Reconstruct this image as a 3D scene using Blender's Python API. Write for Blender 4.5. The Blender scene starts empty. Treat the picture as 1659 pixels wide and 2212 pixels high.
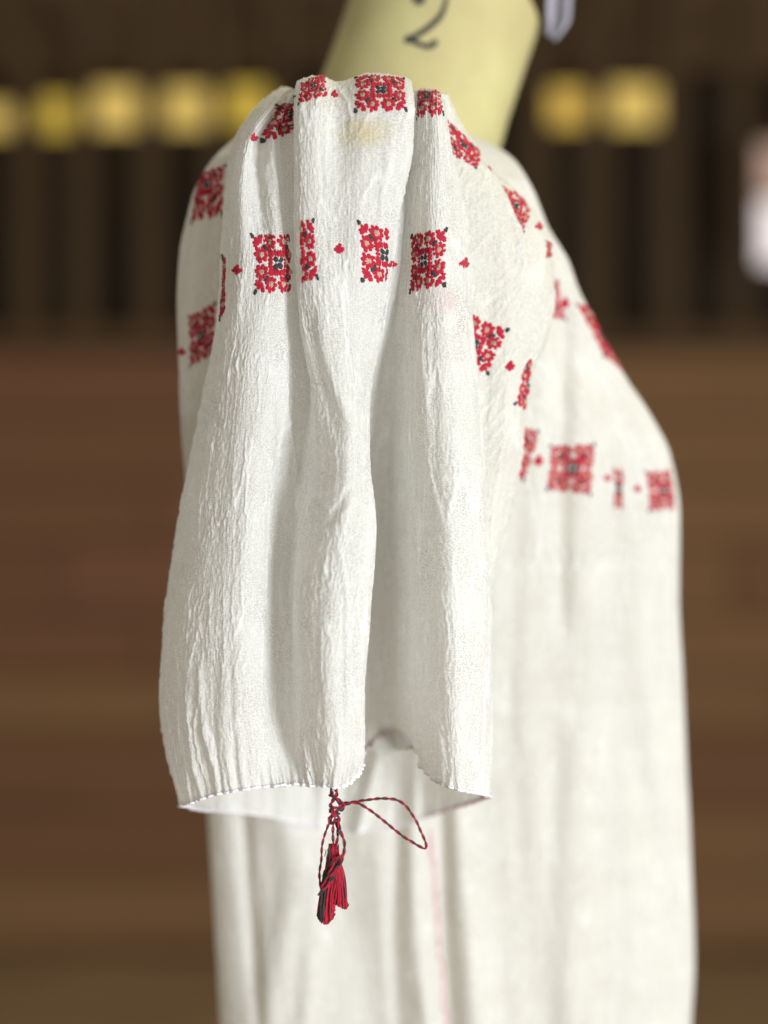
import bpy, math, random
import numpy as np
from mathutils import Vector
R = math.radians
rng = np.random.default_rng(7)
random.seed(7)
scene = bpy.context.scene
col = scene.collection

# ------------------------------------------------------------------ camera, world, lamps
D = 0.90                      # metres from lens to the front of the sleeve
S = 0.45 / 1659.0             # metres per reference pixel at the sleeve
CAMZ = 1.30                   # lens height above the floor
cam_d = bpy.data.cameras.new("camera")
cam = bpy.data.objects.new("camera", cam_d)
col.objects.link(cam)
cam.location = (0, -D, CAMZ)
cam.rotation_euler = (R(90), 0, 0)
cam_d.sensor_fit = 'HORIZONTAL'
cam_d.sensor_width = 36
cam_d.lens = 36 * D / 0.45
cam_d.clip_start = 0.05
cam_d.clip_end = 60
cam_d.dof.use_dof = True
cam_d.dof.focus_distance = D + 0.006
cam_d.dof.aperture_fstop = 2.05
scene.camera = cam

world = bpy.data.worlds.new("World")
scene.world = world
world.use_nodes = True
bg = world.node_tree.nodes['Background']
bg.inputs[0].default_value = (1.0, 0.91, 0.78, 1)
bg.inputs[1].default_value = 0.42

def area_lamp(name, loc, target, size, power, color, size_y=None):
    l = bpy.data.lights.new(name, 'AREA')
    l.energy = power
    l.color = color
    l.size = size
    if size_y:
        l.shape = 'RECTANGLE'
        l.size_y = size_y
    o = bpy.data.objects.new(name, l)
    col.objects.link(o)
    o.location = loc
    d = Vector(target) - Vector(loc)
    o.rotation_euler = d.to_track_quat('-Z', 'Y').to_euler()
    return o

# daylight of the open barn door, to the right behind the camera
area_lamp("door_daylight", (1.75, -2.1, CAMZ - 0.45), (0, 0.1, CAMZ - .15), 0.8, 110, (0.91, 0.96, 1.0), 1.4)
area_lamp("front_fill", (0.5, -2.8, CAMZ - 0.75), (0, 0.1, CAMZ - 0.1), 1.6, 16, (0.93, 0.96, 1.0))  # soft frontal fill, added to lighten the valleys of the folds
area_lamp("warm_top_light", (0.75, 0.15, CAMZ + 1.5), (0.05, 0.2, CAMZ), 0.8, 11, (1.0, 0.93, 0.58))  # added warm lamp overhead, source unseen; yellows the shoulders and neck

scene.view_settings.view_transform = 'Standard'
scene.view_settings.look = 'None'
scene.view_settings.exposure = 0.0
scene.view_settings.gamma = 1.0
scene.cycles.use_denoising = True
scene.cycles.max_bounces = 8
scene.cycles.transparent_max_bounces = 24
scene.cycles.sample_clamp_indirect = 4

# ------------------------------------------------------------------ helpers
def w(px, py, y):
    """point at depth y (m) behind the front of the sleeve, from its sighted position"""
    k = S * (D + y) / D
    return ((px - 829.5) * k, y, CAMZ + (1106 - py) * k)

def wa(px, py, y):
    k = S * (D + y) / D
    return np.stack([(px - 829.5) * k, y + 0 * px, CAMZ + (1106 - py) * k], -1)

def proj(P):
    k = S * (D + P[..., 1]) / D
    return 829.5 + P[..., 0] / k, 1106 - (P[..., 2] - CAMZ) / k

def perlin(x, y, seed=0):
    r = np.random.default_rng(seed)
    perm = r.permutation(512).astype(np.int64)
    ang = r.random(512) * 2 * np.pi
    gx, gy = np.cos(ang), np.sin(ang)
    xi = np.floor(x).astype(np.int64); yi = np.floor(y).astype(np.int64)
    xf = x - xi; yf = y - yi
    def g(ix, iy, dx, dy):
        h = perm[(perm[ix & 511] + iy) & 511]
        return gx[h] * dx + gy[h] * dy
    u = xf ** 3 * (xf * (xf * 6 - 15) + 10); v = yf ** 3 * (yf * (yf * 6 - 15) + 10)
    a = g(xi, yi, xf, yf); b = g(xi + 1, yi, xf - 1, yf)
    c = g(xi, yi + 1, xf, yf - 1); d = g(xi + 1, yi + 1, xf - 1, yf - 1)
    return (a + u * (b - a)) * (1 - v) + (c + u * (d - c)) * v

def pchip(x, y, q):
    """monotone cubic through (x, y), y may have trailing axes"""
    x = np.asarray(x, float); y = np.asarray(y, float)
    if len(x) == 2:
        t = (q - x[0]) / (x[1] - x[0]); return y[0] + (y[1] - y[0]) * t
    h = np.diff(x); d = np.diff(y) / h
    m = np.zeros_like(y)
    for i in range(1, len(x) - 1):
        if d[i - 1] * d[i] > 0:
            w1 = 2 * h[i] + h[i - 1]; w2 = h[i] + 2 * h[i - 1]
            m[i] = (w1 + w2) / (w1 / d[i - 1] + w2 / d[i])
    m[0] = d[0]; m[-1] = d[-1]
    q = np.clip(q, x[0], x[-1])
    i = np.clip(np.searchsorted(x, q) - 1, 0, len(x) - 2)
    t = (q - x[i]) / h[i]
    return ((2*t**3 - 3*t**2 + 1) * y[i] + (t**3 - 2*t**2 + t) * h[i] * m[i]
            + (-2*t**3 + 3*t**2) * y[i + 1] + (t**3 - t**2) * h[i] * m[i + 1])

def catmull(P, counts, closed):
    """P (rows, K, 3) -> dense along K; counts = samples for each segment"""
    K = P.shape[1]
    out = []
    nseg = K if closed else K - 1
    for k in range(nseg):
        if closed:
            p0, p1, p2, p3 = (P[:, (k + o) % K] for o in (-1, 0, 1, 2))
        else:
            p1, p2 = P[:, k], P[:, k + 1]
            p0 = P[:, k - 1] if k > 0 else 2 * p1 - p2
            p3 = P[:, k + 2] if k + 2 < K else 2 * p2 - p1
        e = 0.5
        t0 = np.zeros(P.shape[0])
        t1 = t0 + np.maximum(np.linalg.norm(p1 - p0, axis=1), 1e-5) ** e
        t2 = t1 + np.maximum(np.linalg.norm(p2 - p1, axis=1), 1e-5) ** e
        t3 = t2 + np.maximum(np.linalg.norm(p3 - p2, axis=1), 1e-5) ** e
        n = counts[k]
        for i in range(n):
            t = t1 + (t2 - t1) * i / n
            c = lambda a, b, ta, tb: ((tb - t) / (tb - ta))[:, None] * a + ((t - ta) / (tb - ta))[:, None] * b
            A1 = c(p0, p1, t0, t1); A2 = c(p1, p2, t1, t2); A3 = c(p2, p3, t2, t3)
            B1 = c(A1, A2, t0, t2); B2 = c(A2, A3, t1, t3)
            out.append(c(B1, B2, t1, t2))
    if not closed:
        out.append(P[:, -1])
    return np.stack(out, 1)

def link(o, parent=None):
    col.objects.link(o)
    if parent is not None:
        o.parent = parent
    return o

def mesh_obj(name, verts, faces, mats, parent=None, smooth=True, mat_idx=None):
    me = bpy.data.meshes.new(name)
    me.from_pydata([tuple(v) for v in verts], [], [tuple(f) for f in faces])
    for m in (mats if isinstance(mats, (list, tuple)) else [mats]):
        me.materials.append(m)
    if smooth:
        me.polygons.foreach_set('use_smooth', np.ones(len(me.polygons), bool))
    if mat_idx is not None:
        me.polygons.foreach_set('material_index', np.asarray(mat_idx, np.int32))
    me.update()
    return link(bpy.data.objects.new(name, me), parent)

def thing(name, label, cat, loc=(0, 0, 0), group=None):
    o = bpy.data.objects.new(name, None)
    col.objects.link(o)
    o.location = loc
    o['label'] = label; o['category'] = cat
    if group: o['group'] = group
    return o

def normals(P, closed):
    if closed:
        du = np.roll(P, -1, 1) - np.roll(P, 1, 1)
    else:
        du = np.gradient(P, axis=1)
    dv = np.gradient(P, axis=0)
    n = np.cross(dv, du)
    n /= np.maximum(np.linalg.norm(n, axis=2, keepdims=True), 1e-12)
    return n

def grid_obj(name, P, U, V, closed, mat, parent, relief=None):
    """P (rows, cols, 3), U (cols,) and V (rows,) cloth coordinates in metres"""
    nr, nc = P.shape[:2]
    me = bpy.data.meshes.new(name)
    idx = np.arange(nr * nc).reshape(nr, nc)
    if closed:
        nxt = np.roll(idx, -1, 1); a = idx
        Un = np.append(U[1:], U[-1] + (U[-1] - U[-2])); Uc = U
    else:
        nxt = idx[:, 1:]; a = idx[:, :-1]; Un = U[1:]; Uc = U[:-1]
    q = np.stack([a[:-1], nxt[:-1], nxt[1:], a[1:]], -1).reshape(-1, 4)
    nf = len(q)
    me.vertices.add(nr * nc); me.vertices.foreach_set('co', P.reshape(-1))
    me.loops.add(nf * 4); me.loops.foreach_set('vertex_index', q.reshape(-1).astype(np.int32))
    me.polygons.add(nf)
    me.polygons.foreach_set('loop_start', np.arange(0, nf * 4, 4, dtype=np.int32))
    me.polygons.foreach_set('loop_total', np.full(nf, 4, np.int32))
    me.polygons.foreach_set('use_smooth', np.ones(nf, bool))
    uvl = me.uv_layers.new(name='cloth')
    nfc = a.shape[1]
    uv = np.zeros((nr - 1, nfc, 4, 2), np.float32)
    uv[:, :, 0, 0] = Uc; uv[:, :, 1, 0] = Un; uv[:, :, 2, 0] = Un; uv[:, :, 3, 0] = Uc
    uv[:, :, 0, 1] = V[:-1, None]; uv[:, :, 1, 1] = V[:-1, None]
    uv[:, :, 2, 1] = V[1:, None]; uv[:, :, 3, 1] = V[1:, None]
    uvl.data.foreach_set('uv', uv.reshape(-1))
    if relief is not None:
        at = me.attributes.new('relief', 'FLOAT', 'POINT')
        at.data.foreach_set('value', relief.reshape(-1).astype(np.float32))
    me.materials.append(mat)
    me.update(calc_edges=True)
    me.validate()
    return link(bpy.data.objects.new(name, me), parent)

def crepe(U, V, amp, seed, lean=0.):
    """relief of crinkled cotton gauze: long squiggly creases along the warp over a fine pebble; returns (height, crease 0..1)"""
    u0, v0 = np.meshgrid(U, V)
    u = u0 + v0 * lean; v = v0 - u0 * lean
    wu = perlin(u / .012, v / .030, seed + 1) * .0026 + perlin(u / .0035, v / .0052, seed + 2) * .0010
    uu = u + wu
    a = perlin(uu / .0075, v / .075, seed + 3)
    b = perlin(uu / .0028, v / .018, seed + 4)
    c = perlin(uu / .0016, v / .0032, seed + 5)
    m1 = np.clip(.45 + 1.6 * perlin(u / .018, v / .035, seed + 6), .12, 1.1)
    m2 = np.clip(.62 + 1.3 * perlin(u / .025, v / .03, seed + 7), .3, 1.15)
    r1 = np.clip(1 - 8.5 * np.abs(a), 0, 1) ** 1.5 * m1
    r2 = np.clip(1 - 6.0 * np.abs(b), 0, 1) ** 1.5 * m2
    return amp * (.78 * r1 + .58 * r2 + .32 * c + .20 * a), np.clip(.8 * r1 + .55 * r2 + .25 * c, 0, 1)

# ------------------------------------------------------------------ materials
def mat_new(name):
    m = bpy.data.materials.new(name)
    m.use_nodes = True
    nt = m.node_tree
    nt.nodes.clear()
    out = nt.nodes.new('ShaderNodeOutputMaterial')
    return m, nt, out

class NT:
    def __init__(s, nt): s.nt = nt
    def n(s, t, **k):
        nd = s.nt.nodes.new('ShaderNode' + t)
        for a, b in k.items():
            setattr(nd, a, b)
        return nd
    def l(s, a, b): s.nt.links.new(a, b)
    def math(s, op, a, b=None, clamp=False):
        nd = s.n('Math', operation=op, use_clamp=clamp)
        for i, v in enumerate((a, b)):
            if v is None: continue
            if isinstance(v, (int, float)): nd.inputs[i].default_value = v
            else: s.l(v, nd.inputs[i])
        return nd.outputs[0]

def gauze(name, base, sheer=0.5, pores=0.55, stain=None, tint=None):
    m, nt, out = mat_new(name)
    g = NT(nt)
    uv = g.n('UVMap', uv_map='cloth')
    sep = g.n('SeparateXYZ'); g.l(uv.outputs[0], sep.inputs[0])
    # warp of the loose weave so the rows of holes wander
    nz = g.n('TexNoise'); nz.inputs['Scale'].default_value = 260; nz.inputs['Detail'].default_value = 2
    g.l(uv.outputs[0], nz.inputs['Vector'])
    sc = g.n('VectorMath', operation='MULTIPLY_ADD')
    g.l(nz.outputs['Color'], sc.inputs[0]); sc.inputs[1].default_value = (.0010,) * 3
    g.l(uv.outputs[0], sc.inputs[2])
    vor = g.n('TexVoronoi', feature='F1'); vor.inputs['Scale'].default_value = 760
    vor.inputs['Randomness'].default_value = .72
    g.l(sc.outputs[0], vor.inputs['Vector'])
    hole = g.n('MapRange'); g.l(vor.outputs['Distance'], hole.inputs[0])
    hole.inputs[1].default_value = .05; hole.inputs[2].default_value = .58
    hole.inputs[3].default_value = 1; hole.inputs[4].default_value = 0
    # patches where the weave opens up or closes
    big = g.n('TexNoise'); big.inputs['Scale'].default_value = 34; big.inputs['Detail'].default_value = 4
    g.l(uv.outputs[0], big.inputs['Vector'])
    op = g.n('MapRange'); g.l(big.outputs[0], op.inputs[0])
    op.inputs[1].default_value = .38; op.inputs[2].default_value = .66
    op.inputs[3].default_value = .25; op.inputs[4].default_value = 1
    hf = g.math('MULTIPLY', hole.outputs[0], op.outputs[0])
    hf = g.math('MULTIPLY', hf, pores)
    rel = g.n('Attribute', attribute_name='relief')
    hf = g.math('MULTIPLY', hf, g.math('SUBTRACT', 1.0, rel.outputs['Fac'], True))
    # yarn colour with faint slubs
    slub = g.n('TexNoise'); slub.inputs['Scale'].default_value = 1
    mp = g.n('Mapping'); mp.inputs['Scale'].default_value = (700, 120, 1)
    g.l(uv.outputs[0], mp.inputs[0]); g.l(mp.outputs[0], slub.inputs['Vector'])
    slub.inputs['Detail'].default_value = 3
    ramp = g.n('MixRGB'); ramp.inputs[1].default_value = (base[0]*.90, base[1]*.895, base[2]*.865, 1)
    ramp.inputs[2].default_value = (min(base[0]*1.07, .93), min(base[1]*1.07, .93), min(base[2]*1.09, .93), 1)
    g.l(g.math('ADD', g.math('MULTIPLY', slub.outputs[0], .6), g.math('MULTIPLY', rel.outputs['Fac'], .8), True), ramp.inputs[0])
    colr = ramp.outputs[0]
    for (su, sv, sr, sc_, amt) in (stain or ()):
        dv = g.n('VectorMath', operation='DISTANCE')
        wn = g.n('VectorMath', operation='MULTIPLY_ADD')
        n2 = g.n('TexNoise'); n2.inputs['Scale'].default_value = 120; n2.inputs['Detail'].default_value = 3
        g.l(uv.outputs[0], n2.inputs['Vector'])
        g.l(n2.outputs['Color'], wn.inputs[0]); wn.inputs[1].default_value = (.012, .012, 0)
        g.l(uv.outputs[0], wn.inputs[2])
        g.l(wn.outputs[0], dv.inputs[0]); dv.inputs[1].default_value = (su + .006, sv + .006, 0)
        mr = g.n('MapRange', interpolation_type='SMOOTHSTEP'); g.l(dv.outputs['Value'], mr.inputs[0])
        mr.inputs[1].default_value = 0; mr.inputs[2].default_value = sr
        mr.inputs[3].default_value = amt; mr.inputs[4].default_value = 0
        mx = g.n('MixRGB'); g.l(mr.outputs[0], mx.inputs[0]); g.l(colr, mx.inputs[1])
        mx.inputs[2].default_value = (*sc_, 1)
        colr = mx.outputs[0]
    # bump of the yarns
    def threads(sx, sy):
        t = g.n('TexNoise'); t.inputs['Scale'].default_value = 1; t.inputs['Detail'].default_value = 2
        mp2 = g.n('Mapping'); mp2.inputs['Scale'].default_value = (sx, sy, 1)
        g.l(sc.outputs[0], mp2.inputs[0]); g.l(mp2.outputs[0], t.inputs['Vector'])
        return t.outputs[0]
    hs = g.math('ADD', threads(760, 90), g.math('MULTIPLY', threads(200, 760), .5))
    hs = g.math('SUBTRACT', hs, g.math('MULTIPLY', hole.outputs[0], .30))
    bump = g.n('Bump'); bump.inputs['Strength'].default_value = .55; bump.inputs['Distance'].default_value = .0011
    g.l(hs, bump.inputs['Height'])
    dif = g.n('BsdfDiffuse'); g.l(colr, dif.inputs[0]); g.l(bump.outputs[0], dif.inputs['Normal'])
    tra = g.n('BsdfTranslucent'); g.l(colr, tra.inputs[0]); g.l(bump.outputs[0], tra.inputs['Normal'])
    m1 = g.n('MixShader'); m1.inputs[0].default_value = sheer * .5
    g.l(dif.outputs[0], m1.inputs[1]); g.l(tra.outputs[0], m1.inputs[2])
    trp = g.n('BsdfTransparent')
    m2 = g.n('MixShader'); g.l(hf, m2.inputs[0]); g.l(m1.outputs[0], m2.inputs[1]); g.l(trp.outputs[0], m2.inputs[2])
    g.l(m2.outputs[0], out.inputs[0])
    return m

def plain(name, c, rough=.8, noise=None, bump=0, emit=None, sheen=0):
    m, nt, out = mat_new(name)
    g = NT(nt)
    p = g.n('BsdfPrincipled')
    p.inputs['Base Color'].default_value = (*c, 1); p.inputs['Roughness'].default_value = rough
    p.inputs['Specular IOR Level'].default_value = .25
    if sheen: p.inputs['Sheen Weight'].default_value = sheen
    tc = g.n('TexCoord')
    if noise:
        c2, scale, stretch = noise
        mp = g.n('Mapping'); mp.inputs['Scale'].default_value = stretch
        g.l(tc.outputs['Object'], mp.inputs[0])
        nz = g.n('TexNoise'); nz.inputs['Scale'].default_value = scale; nz.inputs['Detail'].default_value = 5
        g.l(mp.outputs[0], nz.inputs['Vector'])
        mr = g.n('MapRange'); g.l(nz.outputs[0], mr.inputs[0])
        mr.inputs[1].default_value = .3; mr.inputs[2].default_value = .7
        mx = g.n('MixRGB'); g.l(mr.outputs[0], mx.inputs[0])
        mx.inputs[1].default_value = (*c, 1); mx.inputs[2].default_value = (*c2, 1)
        g.l(mx.outputs[0], p.inputs['Base Color'])
        if bump:
            b = g.n('Bump'); b.inputs['Strength'].default_value = bump; b.inputs['Distance'].default_value = .002
            g.l(nz.outputs[0], b.inputs['Height']); g.l(b.outputs[0], p.inputs['Normal'])
    if emit:
        p.inputs['Emission Color'].default_value = (*emit[0], 1)
        p.inputs['Emission Strength'].default_value = emit[1]
    g.l(p.outputs[0], out.inputs[0])
    return m

M = {}
M['red'] = plain('red_thread', (.33, .006, .022), .75, ((.45, .012, .038), 900, (1, 1, 1)), .3, sheen=.1)
M['black'] = plain('dark_thread', (.022, .026, .026), .7, ((.045, .05, .048), 900, (1, 1, 1)), .3)
M['tan'] = plain('tan_thread', (.40, .28, .20), .8, ((.50, .37, .27), 700, (1, 1, 1)), .2)
M['mauve'] = plain('mauve_thread', (.42, .28, .27), .8, ((.55, .42, .40), 500, (1, 1, 1)))
M['pinkstitch'] = plain('faded_red_stitch', (.40, .19, .20), .8, ((.60, .42, .42), 140, (1, 1, 1)))
M['hem'] = plain('rolled_hem_cotton', (.80, .79, .795), .9, ((.72, .68, .73), 380, (1, 1, .5)), .8)
M['form'] = plain('yellow_form_cloth', (.50, .470, .225), .75, ((.42, .355, .18), 17, (1, 1, 1)), .08)
M['ink'] = plain('marker_ink', (.03, .03, .035), .6)

# ------------------------------------------------------------------ the blouse: sleeve
blouse = thing('blouse', 'white crinkled cotton gauze blouse with red embroidered squares worn by the yellow dress form', 'blouse', (0.03, .2, CAMZ - .3))
blouse_inv = Vector(blouse.location)

LV = [240, 320, 420, 560, 700, 850, 1000, 1150, 1300, 1500, 1620]
#   name : crest (px, py), px at LV, hem (px, py), depth in cm at LV and at the hem
COLS = [
 ((612,190), [545,500,486,478,466,441,411,381,360,347,362], (395,1738), [5,5,5,5,5,5,5,5,5,5,5], 5),
 ((620,191), [558,514,500,494,483,462,434,406,388,372,384], (410,1735), [3.2,2.8,2.4,2.3,2.2,2.2,2.2,2.2,2.2,2.2,2.2], 2.4),
 ((628,193), [582,534,524,526,516,502,482,466,452,446,452], (468,1716), [1.8,1.0,.6,.5,.5,.5,.4,.3,.2,.2,.2], .4),
 ((636,197), [604,557,560,580,572,562,546,530,520,520,530], (540,1703), [3.3,2.5,1.5,.4,.1,-.1,-.3,-.5,-.6,-.6,-.4], -.1),
 ((644,196), [612,590,596,606,602,594,580,566,560,562,574], (590,1698), [2.2,1.3,1.0,.5,.5,.4,.2,.1,.1,.1,.1], .1),
 ((648,195), [636,620,622,630,634,632,618,602,594,592,604], (618,1696), [2.8,2.3,2.2,1.9,1.9,2.3,2.6,2.7,2.7,2.4,1.4], .35),
 ((652,192), [652,652,650,652,660,668,650,632,622,624,634], (644,1695), [3.0,3.0,3.0,2.9,2.8,2.9,3.0,3.0,3.0,2.6,1.5], .4),
 ((646,174), [638,638,640,646,655,680,690,668,652,657,668], (682,1696), [-.2,-.3,-.3,-.2,-.1,.1,-.1,-.4,-.6,-.6,-.4], 0),
 ((692,163), [682,684,688,692,706,735,745,732,718,716,722], (716,1698), [-1.0,-1.2,-1.1,-.9,-.9,-1.1,-1.7,-2.3,-2.3,-2.1,-1.7], -.9),
 ((730,177), [728,730,732,736,746,762,768,764,752,745,743], (734,1697), [-.4,-.7,-.9,-.8,-.7,-.85,-1.5,-2.1,-2.1,-1.85,-1.45], -.65),
 ((800,158), [792,788,782,776,772,778,784,790,782,772,767], (750,1692), [-1.0,-1.2,-1.0,-.7,-.3,-.5,-1.1,-1.6,-1.6,-1.3,-1.0], -.3),
 ((882,171), [890,886,868,840,818,797,794,808,801,790,787], (776,1666), [-.6,-.5,-.2,.4,.9,.7,.2,-.3,-.4,-.2,.1], .5),
 ((884,188), [880,874,862,850,826,796,782,790,786,776,778], (784,1625), [1.4,1.5,1.3,1.5,2.4,4.0,5.0,5.6,6.0,6.5,7.0], 7),
 ((899,196), [894,892,880,868,850,840,835,838,838,838,838], (834,1577), [1.8,1.9,1.8,2.0,3.4,5.5,7.5,9,10,11,11.5], 11.5),
 ((907,194), [903,903,893,885,874,872,870,870,874,878,884], (886,1596), [1.4,1.3,1.2,1.4,2.3,3.6,4.6,5.2,5.8,6.6,6.8], 7),
 ((920,192), [922,922,914,912,905,902,902,904,908,910,918], (928,1678), [.6,.3,.2,.3,.7,1.2,1.7,2.1,2.3,2.5,2.5], 2.6),
 ((936,194), [942,948,952,952,954,960,966,970,972,974,978], (985,1704), [.4,-.1,-.2,-.2,0,.1,.1,.1,.1,.1,.2], .4),
 ((950,204), [956,966,982,998,1005,1019,1030,1040,1044,1041,1036], (1030,1713), [1.2,1.2,1.2,1.2,1.3,1.4,1.4,1.4,1.4,1.4,1.4], 1.6),
 ((957,212), [963,975,996,1011,1019,1034,1045,1055,1058,1056,1052], (1048,1717), [3.6,3.6,3.6,3.6,3.7,3.8,4,4,4,4,4], 4),
 ((952,214), [960,974,988,1000,1008,1024,1036,1046,1050,1048,1046], (1042,1726), [6,6.2,6.4,6.8,7,7.5,8,8,8,8,8], 8),
 ((900,205), [900,910,915,920,925,940,950,958,960,962,964], (965,1750), [8,8.5,9,9.5,10,11,12,13,13,13,13], 13),
 ((820,200), [820,820,820,830,840,846,850,850,850,850,850], (850,1786), [8.5,9,9.5,10,11,12.5,14.5,16,16,16,16], 16),
 ((740,200), [740,735,730,725,722,720,718,715,715,715,715], (715,1790), [8.5,9,9.5,10,11,12.5,14.5,16,16.3,16.3,16.3], 16.3),
 ((670,200), [650,620,600,590,585,575,565,560,555,555,558], (562,1760), [8,8.5,9,9.5,10,11,12,13.5,14,14,14], 14),
 ((628,196), [580,530,515,508,496,472,444,416,396,384,398], (430,1748), [7,7.2,7.4,7.6,8,8.2,8.4,8.6,8.8,9,9], 9),
]
KC = len(COLS)
lev = np.arange(len(LV) + 3)
NR = 760
tl = np.linspace(0, lev[-1], 4000)
ctrl = np.zeros((NR, KC, 3))
colP = np.zeros((len(tl), KC, 3))
for k, (crest, pxs, hem, dep, hd) in enumerate(COLS):
    px = [crest[0] * .8 + 800 * .2, crest[0]] + pxs + [hem[0]]
    py = [crest[1] + 34, crest[1]] + LV + [hem[1]]
    d = [dep[0] + 6.0, dep[0] + 2.6] + dep + [hd]
    colP[:, k] = wa(pchip(lev, px, tl), pchip(lev, py, tl), pchip(lev, d, tl) * .01)
# rows evenly spaced along the cloth
ref = colP[:, 8]
arc = np.concatenate([[0], np.cumsum(np.linalg.norm(np.diff(ref, axis=0), axis=1))])
tq = np.interp(np.linspace(0, arc[-1], NR), arc, tl)
for k in range(KC):
    for a in range(3):
        ctrl[:, k, a] = np.interp(tq, tl, colP[:, k, a])
V_s = np.linspace(0, arc[-1], NR)
seglen = np.linalg.norm(np.roll(ctrl, -1, 1) - ctrl, axis=2).mean(0)
counts = [max(6, int(round(seglen[k] / (.00055 if k < 19 else .0016)))) for k in range(KC)]
P = catmull(ctrl, counts, True)
stepU = np.linalg.norm(np.roll(P, -1, 1) - P, axis=2).mean(0)
U_s = np.concatenate([[0], np.cumsum(stepU)])[:-1]
colstart = np.concatenate([[0], np.cumsum(counts)])

def colstart_mid(counts, k):
    return int(sum(counts[:k]))
# mid-size waviness: soft dents and slack in the hanging cloth
uu, vv = np.meshgrid(U_s, V_s)
N = normals(P, True)
outw = 1.0 if N[300, colstart_mid(counts, 8), 1] < 0 else -1.0
slack = perlin(uu / .022, vv / .12, 41) * .0024 + perlin(uu / .011, vv / .055, 42) * .0011
slack *= np.clip(vv / .12, .15, 1)
ch, rel_s = crepe(U_s, V_s, .00120, 11)
h = slack + ch
# hand-placed creases: path of sighted points, half-width, height (mm)
pf_, qf_ = proj(P)
fr_ = (N * (np.array([0, -D, CAMZ]) - P)).sum(-1)
if np.median(fr_[100:500, colstart_mid(counts, 8)]) < 0: fr_ = -fr_
CREASES = [
 ([(640,690),(760,704),(870,738),(960,772),(1010,788)], 11, 1.7), ([(640,668),(760,680),(870,705),(960,735)], 11, -1.0),
 ([(700,608),(850,614),(1000,636),(1150,660)], 6, 2.2), ([(720,592),(1000,606),(1300,606),(1600,622)], 8, -1.4),
 ([(1040,762),(1080,738),(1145,700)], 12, -1.3), ([(1060,775),(1100,752),(1160,722)], 10, .7),
 ([(1180,735),(1320,750),(1500,748),(1640,742)], 6, 1.3), ([(1200,690),(1400,688),(1600,700)], 7, -.8),
 ([(250,690),(420,700),(600,712)], 10, -.9), ([(240,850),(420,832),(600,806)], 9, .9),
 ([(330,556),(420,560),(500,566)], 7, -1.4), ([(320,575),(460,590),(600,600)], 10, .8),
 ([(1400,430),(1560,440),(1690,470)], 7, 1.5), ([(1440,400),(1600,412),(1720,428)], 5, 1.2), ([(1380,500),(1540,500),(1700,510)], 8, -1.0),
 ([(640,960),(900,985),(1150,975),(1400,985),(1680,1005)], 12, 1.0), ([(640,930),(900,940),(1200,940),(1600,950)], 10, -.8),
]
REAR = [([(1450,842),(1590,830),(1700,802),(1790,775)], 10, 11.0), ([(1450,700),(1780,690)], 10, 5), ([(1450,610),(1760,585)], 14, -5), ([(1450,905),(1770,900)], 10, 6.0), ([(1500,760),(1790,735)], 10, -5.0), ([(1500,500),(1750,520)], 8, 3.0)]
CREASES = [c + (1,) for c in CREASES] + [c + (-1,) for c in REAR]
for path, hw, mm, side in CREASES:
    ys = [p[0] for p in path]
    c = pchip(ys, [p[1] for p in path], qf_)
    fade = np.clip((qf_ - ys[0]) / 60, 0, 1) * np.clip((ys[-1] - qf_) / 60, 0, 1)
    if ys[-1] - ys[0] < 200: fade = np.clip((qf_ - ys[0]) / 15, 0, 1) * np.clip((ys[-1] - qf_) / 15, 0, 1)
    if side < 0: fade = np.clip((qf_ - ys[0]) / 60, 0, 1)
    g_ = np.exp(-((pf_ - c) / hw) ** 2) * fade * (fr_ * side > 0)
    h += side * outw * mm * .001 * g_
hemd = arc[-1] - vv
puck = np.sin(2 * np.pi * (uu / .0050 + .55 * perlin(uu / .009, vv / .05, 43)))
h += np.exp(-hemd / .015) * .0015 * puck * (.6 + .8 * perlin(uu / .012, vv * 0, 44))
# gathers run up from the drawn hem
h += np.exp(-hemd / .045) * .0030 * perlin((uu + .002 * perlin(uu / .01, vv / .02, 46)) / .0062, vv / .09, 45)
P_s = P + N * h[..., None]
N_s = normals(P_s, True)

stain_uv = None
pxs_, pys_ = proj(P_s)
class Sheet:
    def __init__(s, P, closed, yb=None):
        s.P = P; s.closed = closed
        s.N = normals(P, closed)
        s.px, s.py = proj(P)
        tocam = np.array([0, -D, CAMZ]) - P
        s.face = (s.N * tocam).sum(-1)
    def find(s, x, y):
        d2 = (s.px - x) ** 2 + (s.py - y) ** 2
        for r in (3, 6, 12, 25, 60):
            m = d2 < r * r
            if m.any():
                idx = np.argwhere(m)
                dep = s.P[m][:, 1]
                near = dep < dep.min() + .006
                idx = idx[near]
                best = idx[np.argmin(d2[idx[:, 0], idx[:, 1]])]
                return np.array([best[0], best[1]], float)
        i = np.unravel_index(np.argmin(d2), d2.shape)
        return np.array(i, float)
    def at(s, ij):
        i = np.clip(ij[..., 0], 0, s.P.shape[0] - 1.001)
        j = ij[..., 1]
        nc = s.P.shape[1]
        if not s.closed: j = np.clip(j, 0, nc - 1.001)
        i0 = np.floor(i).astype(int); j0 = np.floor(j).astype(int)
        fi = (i - i0)[..., None]; fj = (j - j0)[..., None]
        j1 = (j0 + 1) % nc; j0 = j0 % nc
        f = lambda A: (A[i0, j0] * (1 - fi) * (1 - fj) + A[i0 + 1, j0] * fi * (1 - fj)
                       + A[i0, j1] * (1 - fi) * fj + A[i0 + 1, j1] * fi * fj)
        n = f(s.N)
        return f(s.P), n / np.linalg.norm(n, axis=-1, keepdims=True)

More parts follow.
